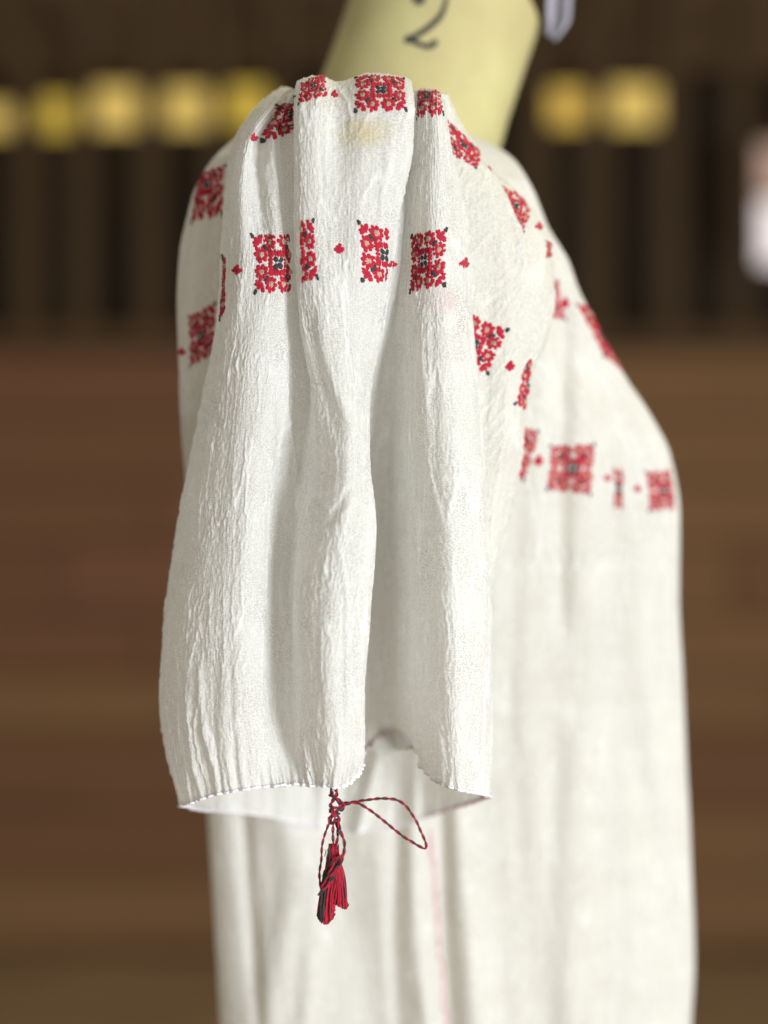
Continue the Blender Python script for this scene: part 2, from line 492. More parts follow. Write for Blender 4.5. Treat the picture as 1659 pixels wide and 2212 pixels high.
sleeve_sheet = Sheet(P_s, True)
st = sleeve_sheet.find(782, 286); st2 = sleeve_sheet.find(968, 652)
M['gauze_sleeve'] = gauze('sleeve_gauze', (.87, .87, .845), .84, .55,
                          stain=[(float(U_s[int(st[1])]), float(V_s[int(st[0])]), .0135, (.74, .62, .34), .7), (float(U_s[int(st2[1])]), float(V_s[int(st2[0])]), .013, (.78, .50, .52), .40)])
M['gauze_body'] = gauze('body_gauze', (.84, .83, .79), .7, .45)
sleeve = grid_obj('sleeve', P_s - np.array(blouse_inv), U_s, V_s, True, M['gauze_sleeve'], blouse, rel_s)

# ------------------------------------------------------------------ shoulder panel, right of the sleeve
def open_sheet(rows, du, nrow, slack_amp, crepe_amp, seed, shear=0., creases=None):
    """rows: list of (py, [(px, depth_cm), ...])"""
    K = len(rows[0][1])
    lv = np.arange(len(rows)); q = np.linspace(0, lv[-1], nrow)
    cp = np.zeros((nrow, K, 3))
    for k in range(K):
        px = [r[1][k][0] for r in rows]; dd = [r[1][k][1] for r in rows]
        py = [r[0] + (r[1][k][2] if len(r[1][k]) > 2 else 0) for r in rows]
        cp[:, k] = wa(pchip(lv, px, q), pchip(lv, py, q), pchip(lv, dd, q) * .01)
    sl = np.linalg.norm(np.diff(cp, axis=1), axis=2).mean(0)
    P = catmull(cp, [max(5, int(round(x / du))) for x in sl], False)
    U = np.concatenate([[0], np.cumsum(np.linalg.norm(np.diff(P, axis=1), axis=2).mean(0))])
    V = np.concatenate([[0], np.cumsum(np.linalg.norm(np.diff(P, axis=0), axis=2).mean(1))])
    N = normals(P, False)
    u, v = np.meshgrid(U, V)
    c, rel = crepe(U, V, crepe_amp, seed, shear)
    if creases:
        pf, qf = proj(P)
        fr = (N * (np.array([0, -D, CAMZ]) - P)).sum(-1); o_ = 1.0 if np.median(fr[60:300, 20:-60]) > 0 else -1.0
        for path, hw, mm in creases:
            ys = [p[0] for p in path]
            cc = pchip(ys, [p[1] for p in path], qf)
            fd = np.clip((qf - ys[0]) / 30, 0, 1) * np.clip((ys[-1] - qf) / 60, 0, 1)
            c = c + o_ * mm * .001 * fd * np.exp(-((pf - cc) / hw) ** 2)
    h = c + slack_amp * (perlin(u / .028, v / .12, seed + 20) + .4 * perlin(u / .012, v / .05, seed + 21))
    return P + N * h[..., None], U, V, rel

prows_ = [
 (235, [(860,9),(905,6.4),(935,4.2),(955,4.2),(966,5.5),(950,10),(900,14)]),
 (205, [(868,7),(905,5.4),(935,3.8),(955,3.9),(964,5.0),(960,8),(920,12)]),
 (262, [(890,6),(925,4.6),(960,4.2),(980,4.6),(990,5.6),(985,9),(950,12)]),
 (330, [(900,6),(945,4.8),(990,4.6),(1018,5.2),(1034,6.6),(1030,9.5),(1000,12)]),
 (400, [(910,6),(960,4.9),(1010,4.6),(1050,4.9),(1076,5.9),(1103,8.2),(1085,12.5)]),
 (460, [(915,6),(965,5),(1020,4.7),(1070,4.9),(1102,5.6),(1150,8.4),(1135,13)]),
 (530, [(920,6),(975,5),(1030,4.8),(1085,5.0),(1130,5.6),(1190,8.4),(1175,13)]),
 (620, [(930,6),(985,5),(1040,4.9),(1095,5.1),(1140,5.5),(1192,7.8),(1180,13)]),
 (720, [(935,6),(990,5.2),(1045,5),(1100,5.2),(1140,5.5),(1183,7.6),(1172,13)]),
 (800, [(940,6),(995,5.4),(1045,5.2),(1090,5.4),(1125,5.7),(1150,7.4),(1142,12.5)]),
 (900, [(945,6.2),(995,5.6),(1040,5.4),(1080,5.5),(1110,5.9),(1134,7.5),(1128,12)]),
 (1020, [(955,6.4),(1000,6),(1035,5.7),(1065,5.7),(1090,6.1),(1116,7.6),(1110,12)]),
 (1130, [(960,6.8),(1000,6.4),(1030,6.2),(1055,6.2),(1075,6.5),(1095,7.8),(1088,12)]),
 (1290, [(965,7),(1000,6.8),(1022,6.6),(1038,6.6),(1050,6.9),(1062,8),(1058,11)]),
 (1450, [(970,7.2),(995,7),(1010,7),(1022,7),(1032,7.2),(1040,8),(1036,10)]),
]
prows = [(r[0], [(c[0], c[1] - .8) for c in r[1]]) for r in prows_]
P_p, U_p, V_p, rel_p = open_sheet(prows, .0008, 520, .0016, .0016, 61, shear=.45, creases=[
 ([(335,1026),(405,1076),(457,1101),(505,1122),(590,1140)], 8, 1.8), ([(335,1042),(405,1094),(457,1118),(505,1140),(600,1156)], 9, -1.8),
 ([(520,1158),(700,1150),(850,1116)], 13, -1.6), ([(480,1080),(700,1100),(900,1082)], 16, 1.2), ([(620,1060),(800,1052),(1000,1048)], 12, -1.2),
 ([(820,1095),(1000,1080),(1200,1050)], 9, 1.3)])
panel_sheet = Sheet(P_p, False)
M['gauze_panel'] = gauze('shoulder_gauze', (.81, .80, .745), .7, .50)
panel = grid_obj('shoulder_panel', P_p - np.array(blouse_inv), U_p, V_p, False, M['gauze_panel'], blouse, rel_p)

# ------------------------------------------------------------------ body of the blouse
LC = [(215,690),(240,590),(290,520),(339,464),(374,439),(418,417),(474,402),(546,387),(650,382),(750,385),(900,389),(1040,400),(1300,420),(1600,440),(1760,446),(1980,461),(2212,477),(2420,488)]
RC = [(215,930),(240,955),(290,1012),(304,1040),(326,1084),(345,1109),(405,1149),(493,1185),(561,1226),(625,1250),(709,1293),(817,1354),(889,1402),(985,1448),(1105,1465),(1300,1462),(1450,1470),(1600,1478),(1850,1493),(2050,1500),(2240,1490),(2420,1485)]
def yL(py): return np.interp(py, [215, 350, 900, 1200, 1500, 2400], [.13, .10, .10, .17, .22, .23])
def yR(py): return np.interp(py, [215, 400, 700, 1000, 1500, 2400], [.17, .14, .16, .185, .25, .27])
def hF(py): return np.interp(py, [215, 260, 400, 800, 1300, 2400], [.01, .02, .03, .035, .05, .06])
NB, NTH = 520, 900
pyr = np.concatenate([np.linspace(215, 420, 110), np.linspace(420, 2420, NB - 110)[0:]])
pyr = np.unique(pyr); NB = len(pyr)
th = np.linspace(0, 2 * np.pi, NTH, endpoint=False)
cs, sn = np.cos(th), np.sin(th)
lcx = pchip([p[0] for p in LC], [p[1] for p in LC], pyr)
rcx = pchip([p[0] for p in RC], [p[1] for p in RC], pyr)
Pb = np.zeros((NB, NTH, 3))
for r, py in enumerate(pyr):
    a, b = yL(py), yR(py)
    XL = w(lcx[r], py, a); XR = w(rcx[r], py, b)
    f = (1 + cs) / 2
    x = (XL[0] + XR[0]) / 2 + (XR[0] - XL[0]) / 2 * np.sign(cs) * np.abs(cs) ** .85
    y = a + (b - a) * f
    y = y - np.where(sn > 0, hF(py) * np.abs(sn) ** .75, -.16 * np.abs(sn)) * 1.0
    z = XL[2] + (XR[2] - XL[2]) * f
    Pb[r] = np.stack([x, y, z], -1)
# folds of the front: (path [(py, px)...], half-width px, forward cm)
FOLDS = [
 ([(560,1235),(700,1262),(900,1255),(1200,1290),(1500,1300)], 26, .9, 560, 1500),
 ([(560,1205),(700,1216),(1000,1214),(1200,1210),(1400,1215)], 16, -1.6, 560, 1420),
 ([(640,1180),(900,1172),(1200,1140),(1500,1130)], 16, .7, 600, 1700),
 ([(850,1330),(1000,1315),(1300,1325),(1600,1365),(1900,1430),(2200,1455)], 24, -1.3, 800, 2300),
 ([(900,1395),(1100,1400),(1300,1390),(1600,1420),(1900,1465)], 26, .8, 860, 2000),
 ([(1150,1120),(1500,1110),(1900,1130),(2212,1160)], 24, -.9, 1050, 2420),
 ([(1100,1245),(1500,1265),(1900,1240),(2300,1230)], 30, .8, 1100, 2420),
 ([(1300,1185),(1600,1205),(1900,1185),(2300,1200)], 20, -.7, 1250, 2420),
 ([(1700,985),(1900,1000),(2212,1025),(2420,1040)], 30, 1.1, 1500, 2420),
 ([(1700,1060),(1900,1075),(2212,1095),(2420,1110)], 26, -.7, 1500, 2420),
 ([(1700,955),(2000,958),(2212,968),(2420,976)], 16, -.6, 1600, 2420),
 ([(1700,890),(2000,900),(2212,920),(2420,930)], 24, 1.0, 1600, 2420),
 ([(1700,860),(2000,850),(2212,860),(2420,862)], 20, -.6, 1600, 2420),
 ([(1700,700),(2000,760),(2212,800),(2420,815)], 60, -1.0, 1500, 2420),
 ([(1700,600),(1900,640),(2050,610),(2212,575),(2420,560)], 44, 1.0, 1550, 2420),
 ([(1700,520),(1900,535),(2212,560),(2420,575)], 18, -.7, 1500, 2420),
 ([(1900,690),(2212,660),(2420,655)], 22, .5, 1800, 2420),
 ([(300,480),(600,440),(900,430),(1100,440)], 20, -.7, 330, 1200),
]
pxb, pyb = proj(Pb)
front = np.clip(sn, 0, 1)[None, :] ** .35
for path, hw, fwd, p0, p1 in FOLDS:
    c = pchip([p[0] for p in path], [p[1] for p in path], pyb)
    fade = np.clip((pyb - p0) / 130, 0, 1) * np.clip((p1 - pyb) / 130, 0, 1)
    fade = fade * fade * (3 - 2 * fade)
    if path[0][1] > 1050: hw *= 1.4; fwd *= .45
    Pb[..., 1] -= front * fade * fwd * .0075 * np.exp(-((pxb - c) / hw) ** 2)
Ub = np.concatenate([[0], np.cumsum(np.linalg.norm(np.diff(Pb, axis=1), axis=2).mean(0))])
Vb = np.concatenate([[0], np.cumsum(np.linalg.norm(np.diff(Pb, axis=0), axis=2).mean(1))])
Nb = normals(Pb, True)
ub, vb = np.meshgrid(Ub, Vb)
hb, rel_b = crepe(Ub, Vb, .0008, 91)
hb = hb + .0022 * perlin(ub / .03, vb / .25, 92) + .0012 * perlin(ub / .014, vb / .16, 93)
hb *= np.clip((vb - .01) / .05, 0, 1)
P_b = Pb + Nb * hb[..., None]
# keep outward offset consistent
body_sheet = Sheet(P_b, True)
body = grid_obj('body', P_b - np.array(blouse_inv), Ub, Vb, True, M['gauze_body'], blouse, rel_b)

# ------------------------------------------------------------------ embroidery
def stitch_list():
    L = []      # (a, b, angle, half length, half width, colour)  in -1..1 units
    def flower(ca, cb, r=.258, n=8, ph=.2):
        for k in range(n):
            t = ph + 2 * math.pi * k / n
            rr = r * (.98 + .06 * ((k * 7) % 3 - 1))
            L.append((ca + rr * .76 * math.cos(t), cb + rr * .76 * math.sin(t), t, rr * .42, r * .33, 0))
        for k in (-1, 0, 1):
            L.append((ca + k * r * .20, cb, math.pi / 2, r * .36, r * .17, 2))
    q = .30
    for sgn in (-1, 1):
        for o in (-q, q):
            flower(o, sgn * .73); flower(sgn * .73, o)
    for sa in (-1, 1):
        for sb in (-1, 1):
            t = math.atan2(sb, sa)
            L.append((sa * .985, sb * .985, t + .25 * sa, .10, .062, 1))          # leaf at the corner
            L.append((sa * .985 - sb * .0, sb * .93, t + 1.1 * sa * sb, .06, .045, 1))
            L.append((sa * .80, sb * .80, t, .16, .085, 0))
            L.append((sa * .70, sb * .86, math.pi / 2, .15, .09, 0))
            L.append((sa * .86, sb * .70, 0, .15, .09, 0))
            L.append((sa * .63, sb * .93, math.pi / 2, .08, .05, 0))
            L.append((sa * .93, sb * .60, 0, .08, .05, 0))
            L.append((sa * .53, sb * .53, t, .15, .075, 1))                       # dark leaf inside
            L.append((sa * .50, sb * .58, t + .9, .08, .05, 1))
    n = 7
    for k in range(n):                                                            # inner satin frame
        o = -.36 + .72 * k / (n - 1)
        for s_ in (-1, 1):
            L.append((o, s_ * .33, math.pi / 2, .125, .072, 0))
            L.append((s_ * .34, o, 0, .115, .072, 0))
    for sa in (-1, 1):
        for sb in (-1, 1):
            L.append((sa * .11, sb * .11, math.atan2(sb, sa), .115, .09, 1))
    return L
SQ = stitch_list()
DOT = [(0, 0, 0, .66, .50, 0), (-.68, .2, .3, .44, .46, 0), (.7, .12, -.2, .44, .46, 0), (.1, -.66, 1.5, .44, .46, 0), (-.1, .60, 1.4, .48, .48, 0), (.45, .55, .8, .36, .34, 0), (-.4, -.3, .8, .36, .34, 0)]

def embroider(name, sheet, parent, quad, pattern, arange=(-1, 1), brange=(-1, 1), seed=0, lift=.0009, keep=None):
    rr = random.Random(seed * 13 + 5)
    c = [sheet.find(*p) for p in quad]               # TL TR BR BL
    if sheet.closed:                                  # unwrap
        nc = sheet.P.shape[1]
        for k in range(1, 4):
            if c[k][1] - c[0][1] > nc / 2: c[k][1] -= nc
            if c[k][1] - c[0][1] < -nc / 2: c[k][1] += nc
    def uv(a, b):
        s_ = (a - arange[0]) / (arange[1] - arange[0]); t_ = (b - brange[0]) / (brange[1] - brange[0])
        return (c[0] * (1 - s_) + c[1] * s_) * (1 - t_) + (c[3] * (1 - s_) + c[2] * s_) * t_
    pts = []; lifts = []; faces = []; mi = []
    for (a, b, t, hl, hw, m) in pattern:
        if not (arange[0] - .02 <= a <= arange[1] + .02 and brange[0] - .02 <= b <= brange[1] + .02): continue
        if keep:
            q_, _n = sheet.at(uv(a, b)[None]); kx, ky = proj(q_)
            if not keep(float(kx[0]), float(ky[0])): continue
        a += rr.uniform(-.016, .016); b += rr.uniform(-.016, .016); t += rr.uniform(-.18, .18)
        hl *= rr.uniform(.92, 1.2); hw *= rr.uniform(.84, 1.06) * (1.2 if m == 1 else 1)
        d = (math.cos(t), math.sin(t)); e = (-d[1], d[0])
        base = len(pts)
        lf = lift * rr.uniform(.8, 1.25) * (1.25 if m == 2 else 1)
        for (al, ac, up) in ((-1.05, 0, .15), (-.55, -1, -.1), (-.55, 0, 1), (-.55, 1, -.1), (.55, -1, -.1), (.55, 0, 1), (.55, 1, -.1), (1.05, 0, .15)):
            pts.append(uv(a + d[0] * hl * al + e[0] * hw * ac, b + d[1] * hl * al + e[1] * hw * ac)); lifts.append(lf * up)
        faces += [(base, base+1, base+2), (base, base+2, base+3), (base+1, base+4, base+5, base+2), (base+2, base+5, base+6, base+3), (base+4, base+7, base+5), (base+5, base+7, base+6)]
        mi += [m] * 6
    if not pts: return None
    Pq, Nq = sheet.at(np.array(pts))
    tocam = np.array([0, -D, CAMZ]) - Pq.mean(0)
    sgn = 1 if (Nq.mean(0) @ tocam) > 0 else -1
    Pq = Pq + sgn * Nq * (np.array(lifts) + .00012)[:, None] - np.array(blouse_inv)
    mesh_obj(name, Pq, faces, [M['red'], M['black'], M['tan']], parent, True, mi)

def sq(sheet, parent, quad, **k):
    embroider('embroidered_square', sheet, parent, quad, SQ, seed=len(bpy.data.objects), **k)
def dot(sheet, parent, x, y, r=12):
    embroider('embroidered_dot', sheet, parent, [(x-r*.9, y-r), (x+r*.9, y-r), (x+r*.9, y+r), (x-r*.9, y+r)], DOT, arange=(-1.1, 1.1), brange=(-1.1, 1.1), seed=len(bpy.data.objects))

SL, PN, BD = (sleeve_sheet, sleeve), (panel_sheet, panel), (body_sheet, body)
# second band, across the sleeve
sq(*SL, [(543,508),(622,507),(624,631),(551,632)], arange=(-1, .72))
sq(*SL, [(648,478),(678,474),(686,600),(654,610)], arange=(.22, 1))
sq(*SL, [(774,478),(836,492),(832,612),(782,606)], arange=(-1, .2))
sq(*SL, [(890,508),(964,494),(962,618),(886,632)])
sq(*SL, [(487,556),(486,600),(476,670),(474,690)] if False else [(481,556),(489,560),(486,672),(476,690)], arange=(-1, -.2))
for x, y in ((512,582),(732,537),(846,570),(1002,568)): dot(*SL, x, y)
# top band, over the shoulder
sq(*SL, [(768,168),(872,170),(876,238),(768,240)])
sq(*SL, [(652,180),(704,166),(703,208),(645,226)], arange=(-1, .7))
sq(*SL, [(596,226),(636,208),(636,268),(566,304)])
sq(*SL, [(903,200),(952,204),(956,246),(900,254)], brange=(-.5, 1))
dot(*SL, 723, 203, 10); dot(*SL, 549, 296, 10)
# shoulder panel
sq(*PN, [(957,250),(1036,326),(1028,364),(966,330)], brange=(-.8, 1))
sq(*PN, [(1086,400),(1142,426),(1131,502),(1117,474)], arange=(-.45, 1))
dot(*PN, 1163, 488, 10); dot(*PN, 1057, 362, 9)
sq(*PN, [(1180,520),(1190,524),(1190,556),(1180,556)], arange=(-1, -.4))
sq(*PN, [(1000,668),(1097,710),(1056,808),(960,768)])
dot(*PN, 1102, 790)
sq(*PN, [(1136,784),(1150,772),(1136,888),(1112,872)], arange=(-1, .0))
# body
sq(*BD, [(1184,596),(1206,606),(1222,690),(1182,682)], arange=(-.1, 1))
dot(*BD, 1220, 656)
sq(*BD, [(1246,655),(1268,660),(1346,806),(1306,772)], arange=(-1, .4))
sq(*BD, [(1076,902),(1163,930),(1130,1036),(1052,1010)])
dot(*BD, 1163, 995)
sq(*BD, [(1188,964),(1282,958),(1276,1070),(1182,1060)])
dot(*BD, 1312, 1032, 9)
sq(*BD, [(1326,1010),(1344,1012),(1342,1100),(1326,1098)], arange=(-.3, .3))
dot(*BD, 1377, 1055, 9)
sq(*BD, [(1394,1018),(1446,1014),(1456,1100),(1402,1104)], arange=(-1, .7))
sq(*BD, [(408,682),(464,656),(468,762),(410,794)])
dot(*BD, 394, 760, 9)
sq(*BD, [(432,372),(486,358),(482,462),(414,480)])

# ------------------------------------------------------------------ hems and seams
def tube(path, rad, nside=8, closed=False):
    path = np.asarray(path); n = len(path)
    rad = np.broadcast_to(np.asarray(rad, float), (n,))
    T = np.gradient(path, axis=0) if not closed else np.roll(path, -1, 0) - np.roll(path, 1, 0)
    T /= np.maximum(np.linalg.norm(T, axis=1, keepdims=True), 1e-12)
    v = np.cross(T[0], [0.3, 0.9, .2]); v /= np.linalg.norm(v)
    vs, fs = [], []
    for i in range(n):
        v = v - T[i] * (v @ T[i]); v /= np.linalg.norm(v)
        b = np.cross(T[i], v)
        for k in range(nside):
            a = 2 * math.pi * k / nside
            vs.append(path[i] + rad[i] * (math.cos(a) * v + math.sin(a) * b))
    m = n if closed else n - 1
    for i in range(m):
        for k in range(nside):
            i2 = (i + 1) % n
            fs.append((i*nside+k, i*nside+(k+1) % nside, i2*nside+(k+1) % nside, i2*nside+k))
    if not closed:
        fs.append(tuple(range(nside))[::-1]); fs.append(tuple(range((n-1)*nside, n*nside)))
    return vs, fs

hemline = P_s[-1]
hl_arc = np.concatenate([[0], np.cumsum(np.linalg.norm(np.diff(hemline, axis=0), axis=1))])
hn = perlin(hl_arc / .0042, hl_arc * 0, 5)
hv, hf_ = tube(hemline + np.stack([0*hn, 0*hn, .0006 * hn], -1), .0010 + .0003 * hn, 8, True)
mesh_obj('cuff_hem', np.array(hv) - np.array(blouse_inv), hf_, M['hem'], sleeve)

def dashes(sheet, pts, step, length, width, mat, name, parent, jitter=.3, side=1):
    """whip stitches along a path given in sighted positions"""
    pts = np.array(pts, float); d = np.concatenate([[0], np.cumsum(np.hypot(*np.diff(pts, axis=0).T))])
    vs, fs = [], []
    rr = random.Random(3)
    for s_ in np.arange(0, d[-1], step):
        x = np.interp(s_, d, pts[:, 0]) + rr.uniform(-1, 1); y = np.interp(s_, d, pts[:, 1]) + rr.uniform(-1, 1)
        p, n = sheet.at(sheet.find(x, y)[None])
        p = p[0]; n = n[0]
        cam_ = np.array([0, -D, CAMZ]) - p
        if n @ cam_ < 0: n = -n
        ax = np.array([rr.uniform(-jitter, jitter) + .5, 0, 1.]); ax -= n * (ax @ n); ax /= np.linalg.norm(ax)
        t = np.cross(n, ax)
        L_ = length * rr.uniform(.7, 1.3)
        o = len(vs)
        for al, ac, up in ((-1, 0, .1), (-.5, -1, 0), (-.5, 0, 1), (-.5, 1, 0), (.5, -1, 0), (.5, 0, 1), (.5, 1, 0), (1, 0, .1)):
            vs.append(p + ax * L_ * al + t * width * ac + n * (.0001 + .0006 * up))
        fs += [(o, o+1, o+2), (o, o+2, o+3), (o+1, o+4, o+5, o+2), (o+2, o+5, o+6, o+3), (o+4, o+7, o+5), (o+5, o+7, o+6)]
    mesh_obj(name, np.array(vs) - np.array(blouse_inv), fs, mat, parent)
dashes(body_sheet, [(928,1800),(938,1900),(946,2000),(956,2120),(964,2225)], 9, .0032, .0013, M['pinkstitch'], 'seam_stitching', body)
bpy.data.objects['seam_stitching']['kind'] = 'stuff'

# mauve thread whipped over the inner hem
vs, fs = [], []
for k0, k1 in ((18.3, 20.4), (11.9, 13.1)):
    j = np.arange(int(np.interp(k0, range(KC + 1), colstart)), int(np.interp(k1, range(KC + 1), colstart)))
    seg = hemline[j]; sd = np.concatenate([[0], np.cumsum(np.linalg.norm(np.diff(seg, axis=0), axis=1))])
    for s_ in np.arange(0, sd[-1], .0034):
        c0 = np.array([np.interp(s_, sd, seg[:, a]) for a in range(3)])
        lean = random.uniform(-.001, .001)
        pth = [c0 + np.array([lean * f, -.0016 * math.sin(math.pi * f) - .0006, .0024 * (f - .35)]) for f in np.linspace(0, 1, 5)]
        tv, tf = tube(pth, .0006, 5)
        o = len(vs); vs += tv; fs += [tuple(i + o for i in f) for f in tf]
mesh_obj('hem_stitching', np.array(vs) - np.array(blouse_inv), fs, M['mauve'], sleeve)['kind'] = 'stuff'

# ------------------------------------------------------------------ drawstring and tassel
def smooth(pts, n):
    pts = np.array(pts, float)
    P_ = catmull(pts[None], [n] * (len(pts) - 1), False)[0]
    return P_
def cord(pts, parts, r=.00050, hr=.00044, pitch=.010, n=14, phase=0.):
    p = smooth([w(*q) for q in pts], n)
    L_ = np.concatenate([[0], np.cumsum(np.linalg.norm(np.diff(p, axis=0), axis=1))])
    m = max(12, int(L_[-1] / .00055))
    q = np.stack([np.interp(np.linspace(0, L_[-1], m), L_, p[:, a]) for a in range(3)], -1)
    s_ = np.linspace(0, L_[-1], m)
    T = np.gradient(q, axis=0); T /= np.linalg.norm(T, axis=1, keepdims=True)
    v = np.cross(T, np.array([.2, 1, .1])); v /= np.linalg.norm(v, axis=1, keepdims=True)
    b = np.cross(T, v)
    for c in (0, 1):
        a = 2 * np.pi * s_ / pitch + phase + math.pi * c
        h = q + hr * (np.cos(a)[:, None] * v + np.sin(a)[:, None] * b)
        parts[c].append(tube(h, r, 6))
def join(lst):
    vs, fs = [], []
    for v, f in lst:
        o = len(vs); vs += list(v); fs += [tuple(i + o for i in q) for q in f]
    return vs, fs
def build_two(name, parts, parent, label=None):
    v0, f0 = join(parts[0]); v1, f1 = join(parts[1])
    vs = v0 + v1; fs = f0 + [tuple(i + len(v0) for i in f) for f in f1]
    return mesh_obj(name, np.array(vs) - np.array(blouse_inv), fs, [M['red'], M['black']], parent, True, [0]*len(f0) + [1]*len(f1))
yk = -.004
parts = ([], [])
cord([(730,1736,yk),(760,1733,-.006),(800,1727,-.010),(838,1725,-.014),(866,1732,-.016),(892,1762,-.016),(910,1798,-.014),(921,1828,-.012),(918,1833,-.0115),(908,1829,-.011),(870,1806,-.009),(830,1774,-.008),(796,1748,-.008),(768,1734,-.0075),(738,1740,-.006)], parts)
build_two('drawstring_loop', parts, blouse)
parts = ([], [])
cord([(722,1694,0),(716,1708,yk),(722,1722,yk-.002),(736,1738,yk-.003),(728,1752,yk-.003),(716,1764,yk-.002),(712,1778,yk)], parts, .0006, .0006, .007)
cord([(714,1694,0),(728,1712,yk-.001),(720,1728,yk-.003),(714,1740,yk-.003),(722,1756,yk-.004),(732,1768,yk-.002),(728,1786,yk)], parts, .0006, .0006, .007, phase=1)
cord([(712,1716,yk-.002),(722,1722,yk-.005),(734,1730,yk-.004),(743,1742,yk-.002),(736,1750,yk-.003),(722,1744,yk-.005),(714,1748,yk-.003),(722,1760,yk-.0045),(733,1756,yk-.003)], parts, .0006, .0006, .007, phase=2)
cord([(712,1752,yk-.003),(724,1766,yk-.004),(718,1780,yk-.004),(710,1770,yk-.003),(728,1758,yk-.004)], parts, .0005, .0005, .007, phase=3)
build_two('drawstring_knot', parts, blouse)
# tassel: hanging cords, wound neck and a folded bunch of threads
parts = ([], [])
cord([(714,1770,yk-.002),(704,1796,yk),(696,1824,yk),(694,1858,yk),(690,1886,yk),(692,1912,yk),(696,1938,yk-.002)], parts, .00045, .0004)
cord([(728,1768,yk-.002),(736,1796,yk-.003),(744,1822,yk-.004),(741,1850,yk-.006),(728,1880,yk-.007),(712,1908,yk-.006),(694,1930,yk-.004)], parts, .00055, .0005)
cord([(720,1775,yk),(719,1800,yk),(720,1822,yk),(718,1842,yk-.001)], parts, .0005, .0005)
cord([(726,1775,yk),(730,1800,yk-.001),(727,1820,yk),(722,1840,yk)], parts, .0005, .0005, phase=2)
cord([(740,1846,yk-.006),(722,1862,yk-.008),(712,1884,yk-.0075),(700,1906,yk-.006),(690,1934,yk-.005)], parts, .0005, .0005, phase=1)
cord([(736,1862,yk-.006),(720,1884,yk-.008),(706,1912,yk-.0065),(688,1934,yk-.005)], parts, .0005, .0005, phase=3)
rr = random.Random(21)
for i in range(230):
    # a bunch folded in two: left lobe hangs lower than the right lobe
    left = i < 130
    a = rr.random()
    if left:
        x1 = 685 + a * 36; y1 = 1980 + 12 * math.sin(a * 3.1) - 16 * max(0, a - .7) + rr.uniform(-9, 5)
        mid = (701 + a * 25, 1890); top = (716 + rr.uniform(-6, 11), 1830 + rr.uniform(-8, 16))
    else:
        x1 = 720 + a * 31; y1 = 1962 - 12 * (1 - a) + rr.uniform(-12, 5)
        mid = (721 + a * 21, 1886); top = (722 + rr.uniform(-6, 9), 1828 + rr.uniform(-6, 16))
    dy = rr.uniform(-.0055, .0035)
    pth = smooth([w(top[0], top[1], yk + dy * .5), w(mid[0] + rr.uniform(-4, 4), mid[1], yk + dy), w((mid[0] + x1) / 2 + rr.uniform(-4, 4), 1936, yk + dy * 1.1), w(x1, y1, yk + dy), w(x1 + rr.uniform(-4, 5), y1 - rr.uniform(2, 8), yk + dy + .002)], 6)
    dark = (left and .05 < a < .36 and rr.random() < .5) or (not left and a > .7 and rr.random() < .3) or rr.random() < .08
    parts[1 if dark else 0].append(tube(pth, rr.uniform(.00032, .00048), 5))
for i in range(30):
    x0 = rr.uniform(696, 742); y0 = rr.uniform(1830, 1925); dx = rr.uniform(-12, 12); dy = rr.uniform(-.006, .003)
    pth = smooth([w(x0, y0, yk + dy), w(x0 + dx * .6, y0 + 10, yk + dy), w(x0 + dx, y0 + rr.uniform(12, 26), yk + dy - .001)], 5)
    parts[0 if rr.random() < .8 else 1].append(tube(pth, .00016, 4))
tassel = build_two('tassel', parts, blouse)

# ------------------------------------------------------------------ dress form
form = thing('dress_form', 'mustard yellow dress form with a handwritten number 2 on its neck', 'dress form', (0.03, .24, 0))
form_o = Vector(form.location)
def revolve(c0, axis, prof, n=64, sx=1., sy=1.):
    axis = Vector(axis).normalized()
    q = Vector((0, 0, 1)).rotation_difference(axis)
    vs, fs = [], []
    for (t, r) in prof:
        for k in range(n):
            a = 2 * math.pi * k / n
            vs.append(np.array(Vector(c0) + q @ Vector((r * sx * math.cos(a), r * sy * math.sin(a), t))))
    for i in range(len(prof) - 1):
        for k in range(n):
            fs.append((i*n+k, i*n+(k+1) % n, (i+1)*n+(k+1) % n, (i+1)*n+k))
    fs.append(tuple(range((len(prof)-1)*n, len(prof)*n)))
    return vs, fs
yn = .25
kn = S * (D + yn) / D
c0 = np.array(w(965, 65 - 430 * .5 * .33 + 75, yn))
ax = Vector((.335, 0, 1)).normalized()
Rn = 215 * kn * .95
# axis passes through sighted point (955, 65) -> rim corner at the right
prof = [(-.16, Rn*1.35), (-.12, Rn*1.12), (-.08, Rn*1.03), (-.04, Rn), (.0, Rn*.995), (.030, Rn*1.0), (.036, Rn*.985), (.041, Rn*.94), (.052, Rn*.80), (.062, Rn*.60), (.066, Rn*.3)]
cen = np.array(w(966, 10, yn)) - np.array(ax) * .03
nv, nf = revolve(cen, ax, prof)
neck = mesh_obj('neck', np.array(nv) - np.array(form_o), nf, M['form'], form)
